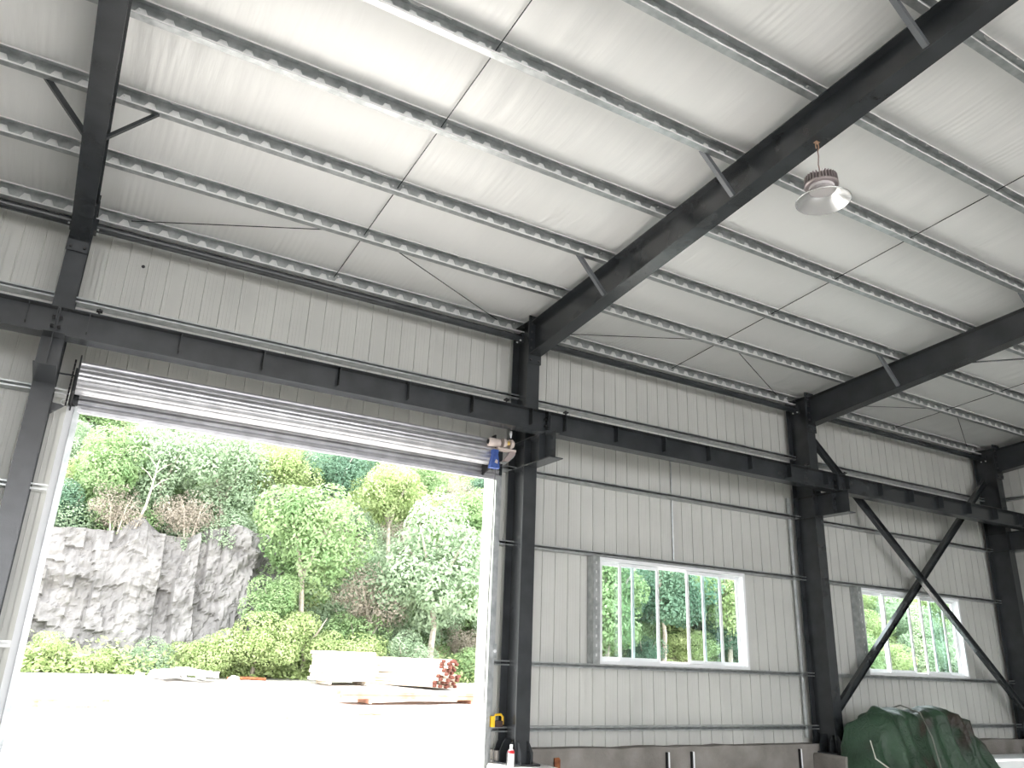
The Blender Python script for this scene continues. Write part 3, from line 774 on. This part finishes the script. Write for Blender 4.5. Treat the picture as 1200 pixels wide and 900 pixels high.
# ------------------------------------------------------------------ high-bay lamp hanging from the long rafter
LX, LY = 5.605, 4.12
t = thing('high_bay_lamp', 'silver high bay lamp hanging from the long rafter', 'lamp', (LX, LY, H + 4.19))
ALU = mat('spun_aluminium', (0.78, 0.78, 0.78), 0.27, 0.9)
ALUD = mat('heat_sink_metal', (0.38, 0.33, 0.33), 0.4, 0.6)
sh = MB().lathe([(0.242, 0.0), (0.250, -0.004), (0.242, -0.010), (0.236, -0.004), (0.226, 0.008), (0.19, 0.036), (0.15, 0.068), (0.122, 0.100), (0.112, 0.118), (0.112, 0.125), (0.127, 0.104), (0.155, 0.073), (0.195, 0.04), (0.230, 0.012), (0.242, 0.0)], n=56)
sh.build('reflector', ALU, t, smooth=True)
MB().lathe([(0.0, 0.10), (0.09, 0.10), (0.112, 0.108), (0.115, 0.15), (0.0, 0.15)], n=32).build('lens', mat('frosted_lens', (0.60, 0.57, 0.57), 0.35), t, smooth=False)
hs = MB().lathe([(0.0, 0.15), (0.148, 0.15), (0.156, 0.158), (0.156, 0.170), (0.10, 0.172), (0.10, 0.26), (0.0, 0.262)], n=36)
hs.build('heat_sink', ALUD, t)
fn = MB()
for k in range(32):
    a = 2 * math.pi * k / 32; ca, sa = math.cos(a), math.sin(a); w = 0.0035
    pts = []
    for (r, z) in ((0.095, 0.170), (0.154, 0.170), (0.148, 0.258), (0.095, 0.265)):
        pts.append((r, z))
    vs = [(r * ca - s * w * sa, r * sa + s * w * ca, z) for s in (-1, 1) for r, z in pts]
    fn.add(vs, [(3, 2, 1, 0), (4, 5, 6, 7), (0, 1, 5, 4), (1, 2, 6, 5), (2, 3, 7, 6), (3, 0, 4, 7)])
fn.build('cooling_fins', ALUD, t, kind='stuff')
zt = belly(LY) - H - 4.19
MB().tube([(0, 0, 0.262), (0.004, 0, 0.31), (-0.006, 0.004, 0.40), (0.005, 0, 0.50), (0, 0, zt - 0.09)], 0.006, 6).build('cord', mat('twisted_cord', (0.25, 0.16, 0.14), 0.6), t)
hk = MB(); hk.tube([(0.02 * math.sin(a), 0, zt - 0.045 - 0.05 * math.cos(a)) for a in np.linspace(0, 5.4, 14)], 0.006, 6)
hk.box(-0.025, 0.025, -0.02, 0.02, zt - 0.004, zt)
hk.build('hook', mat('copper_hook', (0.45, 0.28, 0.18), 0.4, 0.6), t)

# ------------------------------------------------------------------ tarpaulin over machinery
TX0, TX1 = 11.3, 14.65
def prof(x):
    pts = [(10.95, 0.0), (11.0, 0.58), (11.1, 0.74), (11.2, 0.92), (11.45, 1.13), (11.9, 1.12), (12.3, 1.05), (12.5, 1.11), (13.15, 1.13), (13.3, 1.08), (13.6, 0.84), (13.9, 0.52), (14.15, 0.24), (14.3, 0.0)]
    for (a, za), (b_, zb_) in zip(pts[:-1], pts[1:]):
        if a <= x <= b_: return za + (zb_ - za) * (x - a) / (b_ - a)
    return 0
NXt, NYt = 130, 64; vs = []
for j in range(NYt + 1):
    for i in range(NXt + 1):
        u, v = i / NXt, j / NYt
        x = TX0 + (TX1 - TX0) * u
        yc = 8.78
        s = (v - 0.5) * 2                                  # -1..1 across
        top = prof(x - 0.35)
        a = abs(s)
        # round shoulder then a steep skirt
        if a < 0.45: z = top * (1 - 0.10 * (a / 0.45) ** 2); yy = yc + s / 0.45 * 0.34
        else:
            q = (a - 0.45) / 0.55; z = top * 0.90 * (1 - q); yy = yc + math.copysign(0.34 + 0.30 * q * (0.55 + 0.45 * q), s)
        fold = (1 - 2 * abs(math.sin(x * 5.5 + 2.2 * math.sin(x * 2.3) + s * 1.5))) * 0.7 + math.sin(x * 17 + s * 4) * 0.3 + (vnoise(x * 7, s * 3) - .5)
        amp = 0.10 * min(1, a * 1.6) * min(1, z * 3 + 0.2) * min(1, u * 14, (1 - u) * 10)
        yy += math.copysign(1, s) * fold * amp
        z += fold * 0.02 + (vnoise(x * 4, s * 4 + 9) - 0.5) * 0.12 * min(1, top * 2)
        # deep gather between the two humps
        gth = math.exp(-((x - 12.74) / 0.07) ** 2); yy += math.copysign(0.10, -s) * gth * min(1, a * 2); z -= 0.03 * gth
        vs.append((x - 12.6, min(yy, 9.10 + 0.03 * z) - 8.5, max(z, 0.005)))
fs = [(j * (NXt + 1) + i, j * (NXt + 1) + i + 1, (j + 1) * (NXt + 1) + i + 1, (j + 1) * (NXt + 1) + i) for j in range(NYt) for i in range(NXt)]
t = thing('tarpaulin', 'green and brown tarpaulin draped over machinery below the second window', 'tarpaulin', (12.6, 8.5, 0))
MB().add(vs, fs).build('cloth', CAMO, t, smooth=True)
rp = MB(); rp.tube([(12.25 - 12.6, -0.46, 0.25), (12.3 - 12.6, -0.33, 0.75), (12.36 - 12.6, -0.14, 1.08), (12.4 - 12.6, 0.22, 1.17), (12.4 - 12.6, 0.58, 1.06)], 0.012, 6)
rp.build('rope', mat('grey_rope', (0.20, 0.21, 0.18), 0.8), t)
rp = MB(); rp.tube([(11.27 - 12.6, 0.0, 0.68), (11.22 - 12.6, -0.1, 0.44), (11.32 - 12.6, -0.28, 0.30), (11.22 - 12.6, -0.4, 0.10)], 0.010, 6)
rp.build('rope', mat('pale_rope', (0.6, 0.58, 0.52), 0.8), t, label='pale rope end')
t = thing('white_crate', 'white low box beyond the tarpaulin at the right edge', 'box', (15.5, 9.0, 0))
MB().box(-0.9, 1.5, -0.4, 0.4, 0, 0.27).build('box', WHITE, t); MB().box(-0.92, 1.52, -0.42, 0.42, 0.27, 0.30).build('lid', WHITE, t)

# ------------------------------------------------------------------ yard: timber stacks, bars, stones
def plank_pile(name, loc, nx, nz, L, w, h, m, lab, rot, jitter, ends=None):
    t = thing(name, lab, 'lumber', loc); t.rotation_euler = (0, 0, rot)
    me = MB().box(-L / 2, L / 2, -w / 2, w / 2, 0, h).mesh('plank', m)
    for k in range(nz):
        for i in range(nx):
            o = link('plank', me, t, loc=((random.random() - .5) * jitter, (i - (nx - 1) / 2) * w * 1.06, 0.12 + k * h * 1.12))
            o.rotation_euler = (0, 0, (random.random() - .5) * 0.02)
    for u in (-L * .35, L * .35):
        MB().box(u - 0.05, u + 0.05, -nx * w / 2, nx * w / 2, 0.0, 0.115).build('bearer', m, t)
    return t
plank_pile('timber_stack', (9.75, 28.6, gz(0, 28.6)), 5, 8, 2.0, 0.22, 0.11, TIMBER, 'pale timber stack standing before the bushes', 0.1, 0.15)
plank_pile('timber_stack', (10.0, 22.6, gz(0, 22.6)), 4, 2, 4.6, 0.22, 0.09, TIMBERR, 'low stack of long reddish timbers in the yard', 0.03, 0.3)
plank_pile('timber_stack', (0.9, 21.0, gz(0, 21)), 2, 1, 1.6, 0.15, 0.06, TIMBERR, 'few reddish boards lying near the left door jamb', 0.0, 0.2)
# bundle of bars with rusty ends
t = thing('bar_bundle', 'heap of pale bars with rust red ends near the right side of the door', 'bars', (12.35, 28.4, gz(0, 28.4)))
t.rotation_euler = (0, 0, math.radians(-62))
bar = MB().tube([(-1.6, 0, 0), (1.5, 0, 0)], 0.055, 8).mesh('bar', TIMBER); end = MB().tube([(1.5, 0, 0), (1.62, 0, 0)], 0.057, 8).mesh('rusty_end', mat('dark_rust', (0.06, 0.015, 0.008), 0.85, 0.0, (0.16, 0.05, 0.03), 20))
for k in range(9):
    for i in range(9 - k // 2):
        o = link('bar', bar, t, loc=((random.random() - .5) * 0.5, (i - 4 + k * 0.25) * 0.125, 0.07 + k * 0.105)); o.rotation_euler = (0, (random.random() - .5) * .03, (random.random() - .5) * 0.06)
        e_ = link('rusty_end', end, o)
for (x, y, L, r, m, lab) in ((6.6, 29.3, 1.3, 0.05, RUST, 'dark log lying at the foot of the bushes'), (13.4, 24.2, 1.0, 0.04, RUST, 'short rusty bar on the ground right of the reddish timbers'),
                             (5.0, 19.0, 0.9, 0.03, BARK, 'thin stick on the ground in the middle of the yard'), (7.5, 19.6, 0.7, 0.03, TIMBERR, 'short red batten in the middle of the yard')):
    o = MB().tube([(-L / 2, 0, 0), (0, 0.05, 0.02), (L / 2, 0, 0)], r, 8).build('log', m, loc=(x, y, gz(x, y) + r)); tag(o, lab, 'log')
def rubble(name, c, n, spread, size, lab):
    t = thing(name, lab, 'rubble', c)
    shapes = []
    for s in range(4):
        q = MB(); rr = [0.7 + 0.5 * random.random() for _ in range(8)]
        p = [(-1, -1, 0), (1, -1, 0), (1, 1, 0), (-1, 1, 0), (-.7, -.7, 1), (.7, -.6, 1.1), (.6, .7, .9), (-.6, .7, 1)]
        q.hexa([(a * r * size, b_ * r * size, c_ * r * size) for (a, b_, c_), r in zip(p, rr)]); shapes.append(q.mesh('stone', ROCKP))
    for k in range(n):
        r = abs(random.gauss(0, 0.5)); a = random.random() * 6.28
        o = link('stone', shapes[k % 4], t, loc=(spread * r * math.cos(a), spread * 0.5 * r * math.sin(a), max(0, 0.5 * (1 - r)) * size * 3))
        o.rotation_euler = (0, 0, random.random() * 3)
ROCKP = mat('pale_stone', (0.50, 0.48, 0.46), 0.9, 0.0, (0.68, 0.66, 0.64), 5, 0.5, 12)
rubble('stone_heap', (4.4, 28.6, gz(0, 28.6)), 60, 1.9, 0.16, 'pale heap of broken stone before the rock face')
rubble('stone_heap', (27.5, 30.0, gz(0, 30)), 110, 3.2, 0.30, 'pale heap of broken stone seen through the first window')

# ------------------------------------------------------------------ vegetation
def crown_mesh(name, n, leaf, m, seed, flat=1.0, lobes=9, droop=0.0):
    """n leaf quads (folded kites) scattered over the shells of several lobes; unit radius"""
    r = np.random.default_rng(seed)
    lc = r.normal(size=(lobes, 3)); lc /= np.linalg.norm(lc, axis=1)[:, None]; lc *= r.uniform(0.25, 0.78, (lobes, 1)); lr = r.uniform(0.26, 0.50, lobes)
    k = r.integers(0, lobes, n); d = r.normal(size=(n, 3)); d /= np.linalg.norm(d, axis=1)[:, None]
    c = lc[k] + d * (lr[k] * r.uniform(0.72, 1.06, n) ** 0.6)[:, None]; c[:, 2] *= flat
    nrm = d + r.normal(size=(n, 3)) * 0.55; nrm[:, 2] += 0.45; nrm /= np.linalg.norm(nrm, axis=1)[:, None]
    a = np.cross(nrm, r.normal(size=(n, 3))); a /= np.linalg.norm(a, axis=1)[:, None]; bb = np.cross(nrm, a)
    s = leaf * r.uniform(0.6, 1.25, n)[:, None]
    V = np.stack([c - a * s, c - bb * s * .5 + nrm * s * .12, c + a * s, c + bb * s * .5 + nrm * s * .12], 1).reshape(-1, 3)
    me = bpy.data.meshes.new(name)
    me.vertices.add(4 * n); me.vertices.foreach_set('co', V.ravel())
    me.loops.add(4 * n); me.loops.foreach_set('vertex_index', np.arange(4 * n))
    me.polygons.add(n); me.polygons.foreach_set('loop_start', np.arange(0, 4 * n, 4)); me.polygons.foreach_set('loop_total', np.full(n, 4))
    me.materials.append(m); me.update(calc_edges=True); me.validate()
    return me
CROWN = {}
def crown(kind, var):
    key = (kind, var)
    if key not in CROWN:
        CROWN[key] = crown_mesh('foliage', 12000 if kind != 4 else 4500, [0.039, 0.036, 0.036, 0.038, 0.032][kind], LEAFS[kind], 100 + kind * 10 + var, flat=[0.95, 0.9, 0.7, 0.95, 0.8][kind], lobes=20)
    return CROWN[key]
def tree(name, x, y, zc, r, kind, var, lab, cat, group=None, sx=1.0):
    base = terrain(x, y) - 0.05
    t = thing(name, lab, cat, (x, y, base), group)
    o = link('foliage', crown(kind, var), t, loc=(0, 0, zc - base), kind='stuff'); o.scale = (r * sx, r, r); o.rotation_euler = (0, 0, random.random() * 6)
    h = max(zc - base, 0.3)
    tr = MB().tube([(0, 0, 0), (0.06 * r, 0.03, h * 0.45), (-0.04 * r, 0, h * 0.9), (0.05 * r, 0, h + 0.35 * r)], [0.045 * r + .02, 0.035 * r + .015, 0.028 * r + .01, 0.010], 7)
    for a in (0.4, 2.2, 3.9, 5.3):
        tr.tube([(0, 0, h * 0.7), (0.35 * r * math.cos(a), 0.35 * r * math.sin(a), h + 0.1 * r), (0.6 * r * math.cos(a), 0.6 * r * math.sin(a), h + 0.45 * r)], [0.03 * r + .01, 0.02 * r + .006, 0.006], 5)
    tr.build('trunk', BARK, t)
    return t
T_ = [
 (14.3, 31.5, 3.9, 3.1, 3, 0, 'large pale green broadleaf tree behind the rusty bars, at the right side of the door'),
 (8.75, 31.8, 4.3, 2.5, 0, 0, 'large round green tree in the middle of the door view, right of the rock face'),
 (0.15, 35.2, 4.9, 1.35, 1, 0, 'small dark bluish green tree at the left door jamb'),
 (1.2, 35.5, 6.9, 1.9, 0, 1, 'green tree above the left end of the rock face'),
 (3.4, 35.8, 7.4, 2.1, 3, 1, 'pale green tree above the middle of the rock face'),
 (5.9, 35.6, 7.1, 2.2, 3, 2, 'pale green tree above the right end of the rock face'),
 (8.2, 36.0, 7.8, 2.0, 2, 1, 'yellow green tree above the large round tree'),
 (10.8, 35.6, 8.2, 1.8, 1, 1, 'dark green tree under the shutter in the middle'),
 (13.6, 35.5, 7.6, 2.3, 2, 2, 'yellow green tree high behind the large pale tree'),
 (17.0, 34.6, 6.5, 2.4, 0, 2, 'green tree at the upper right of the door view'),
 (24.5, 33.0, 3.6, 3.1, 0, 3, 'leafy tree at the left of the first window'),
 (28.7, 33.6, 4.0, 3.0, 1, 2, 'darker tree in the middle of the first window'),
 (33.2, 33.4, 3.9, 3.1, 2, 3, 'yellow green tree at the right of the first window'),
]
for (x, y, zr, r, kd, va, lab) in T_:
    tree('broadleaf_tree', x, y, H + zr, r, kd, va, lab, 'tree')
# bright bushes and grass clumps at the foot of the slope
BU = [(8.9, 31.0, 0.9, 1.5, 2, 'bright yellow green bush below the large round tree'), (7.0, 30.6, 0.5, 1.45, 2, 'bright bush right of the rock face foot'),
      (5.2, 30.8, -0.05, 1.1, 2, 'low bright bush at the middle of the rock face foot'), (2.2, 31.2, -0.35, 0.7, 2, 'low bright bush at the left of the rock face foot'),
      (0.6, 31.3, -0.15, 0.9, 2, 'small pale bush beside the left door jamb'), (11.0, 30.8, 0.2, 1.3, 2, 'bright bush between the timber stack and the large tree'),
      (12.9, 30.6, 0.2, 1.0, 3, 'pale bush behind the rusty bars'), (7.7, 31.5, 2.0, 1.1, 0, 'green bush climbing the right side of the rock face'),
      (16.5, 31.0, 0.0, 1.2, 0, 'green bush at the foot of the right hand tree'), (3.7, 31.0, -0.3, 0.8, 3, 'low pale bush before the rock face'),
      (12.0, 32.6, 2.6, 1.7, 4, 'dry brown thicket between the two large trees'), (11.6, 32.4, 0.9, 1.4, 0, 'green bush in the gap between the two large trees'),
      (4.6, 34.2, 5.4, 1.2, 4, 'dry brown thicket hanging over the rock face'), (1.9, 34.0, 5.2, 1.1, 4, 'dry brown thicket at the upper left of the rock face')]
for k, (x, y, zr, r, kd, lab) in enumerate(BU):
    tree('bush', x, y, H + zr - 0.22 * r, r * 1.1, kd, k % 3, lab, 'bush', sx=1.3)
GRP = {0: 'green shrubs crowding the hillside', 1: 'dark green shrubs crowding the hillside', 2: 'yellow green shrubs crowding the hillside',
       3: 'pale green shrubs crowding the hillside', 4: 'dry brown thickets on the hillside'}
def where(x, y):
    if x > 37: return 'seen through the second window'
    if x > 19: return 'seen through the first window'
    if y < 34.8: return 'low on the slope right of the rock face' if x > 8 else 'at the left edge of the rock face'
    if y < 36.2: return 'just above the rock face' if x < 8.6 else 'halfway up behind the large pale tree'
    return 'high on the slope ' + ('at the left' if x < 6 else 'in the middle' if x < 12 else 'at the right') + ' of the door view'
LB = {0: 'green leafy shrub crowded on the hillside', 1: 'dark green shrub crowded on the hillside', 2: 'yellow green shrub crowded on the hillside',
      3: 'pale green shrub crowded on the hillside', 4: 'dry brown thicket between the shrubs on the hillside'}
def hill(x, y, r, kd):
    tree('hill_shrub' if kd != 4 else 'dry_thicket', x, y, terrain(x, y) + r * 0.55, r, kd, random.randrange(3), LB[kd].split(' crowd')[0].split(' between')[0] + ' ' + where(x, y), 'shrub', GRP[kd].split(' crowd')[0].split(' on the')[0] + ' ' + where(x, y), sx=1.2)
for row, y in enumerate((34.2, 35.2, 36.4, 37.8, 39.4, 41.2, 43.4)):
    x = -4 + row * 0.4
    while x < 21 + row * 2:
        if not (row == 0 and -2.6 < x < 8.6):
            hill(x + random.uniform(-.4, .4), y + random.uniform(-.3, .3), random.uniform(1.2, 1.8), random.choice([0, 0, 3, 3, 2, 1, 4]))
        x += 1.8 + row * 0.12
for row, y in enumerate((34.0, 36.0, 38.6)):
    x = 22 + row
    while x < 62:
        hill(x + random.uniform(-.5, .5), y + random.uniform(-.4, .4), random.uniform(1.3, 2.1), random.choice([0, 3, 2, 1] if x < 37 else [2, 2, 3, 0]))
        x += 2.9
# low undergrowth covering the slope
def undergrowth(name, n, xr, yr, m, seed, lab, leaf, tall=0.14):
    r = np.random.default_rng(seed); P = []
    while len(P) < n:
        x, y = r.uniform(*xr), r.uniform(*yr)
        if y > 33 and y < 35.0 and -2.6 < x < 9.0: continue
        P.append((x, y, terrain(x, y) + abs(r.normal()) * tall))
    c = np.array(P); nrm = r.normal(size=(n, 3)) * 0.6 + np.array([0, -0.5, 0.8]); nrm /= np.linalg.norm(nrm, axis=1)[:, None]
    a = np.cross(nrm, r.normal(size=(n, 3))); a /= np.linalg.norm(a, axis=1)[:, None]; bb = np.cross(nrm, a); s = leaf * r.uniform(.6, 1.3, n)[:, None]
    V = np.stack([c - a * s, c - bb * s * .45, c + a * s, c + bb * s * .45], 1).reshape(-1, 3)
    me = bpy.data.meshes.new(name); me.from_pydata(V.tolist(), [], [(4 * i, 4 * i + 1, 4 * i + 2, 4 * i + 3) for i in range(n)]); me.materials.append(m)
    o = link(name, me, kind='stuff'); tag(o, lab, 'undergrowth')
undergrowth('undergrowth', 60000, (-6, 26), (33.0, 48), LEAFS[0], 5, 'leafy undergrowth covering the slope behind the roller door view', 0.12)
undergrowth('undergrowth', 36000, (22, 66), (33.0, 43), LEAFS[2], 6, 'yellow green undergrowth covering the slope seen through the windows', 0.16)
undergrowth('grass', 22000, (-2, 20), (30.4, 33.0), LEAFS[2], 8, 'bright grass growing along the foot of the slope', 0.10, 0.34)

# bare pale trunk rising among the trees
o = MB().tube([(0, 0, 0), (0.25, 0, 0.9), (0.35, 0, 1.8), (0.42, 0, 2.8)], [0.06, 0.05, 0.035, 0.015], 7)
for s, zz in ((-1, 1.9), (1, 2.2), (-1, 2.5), (1, 1.6)):
    o.tube([(0.36, 0, zz), (0.36 + s * 0.3, 0, zz + 0.35), (0.36 + s * 0.55, 0, zz + 0.5)], [0.02, 0.014, 0.006], 5)
o = o.build('bare_tree', BARK, loc=(2.55, 33.6, H + 4.3)); tag(o, 'bare pale trunk rising above the rock face', 'tree')
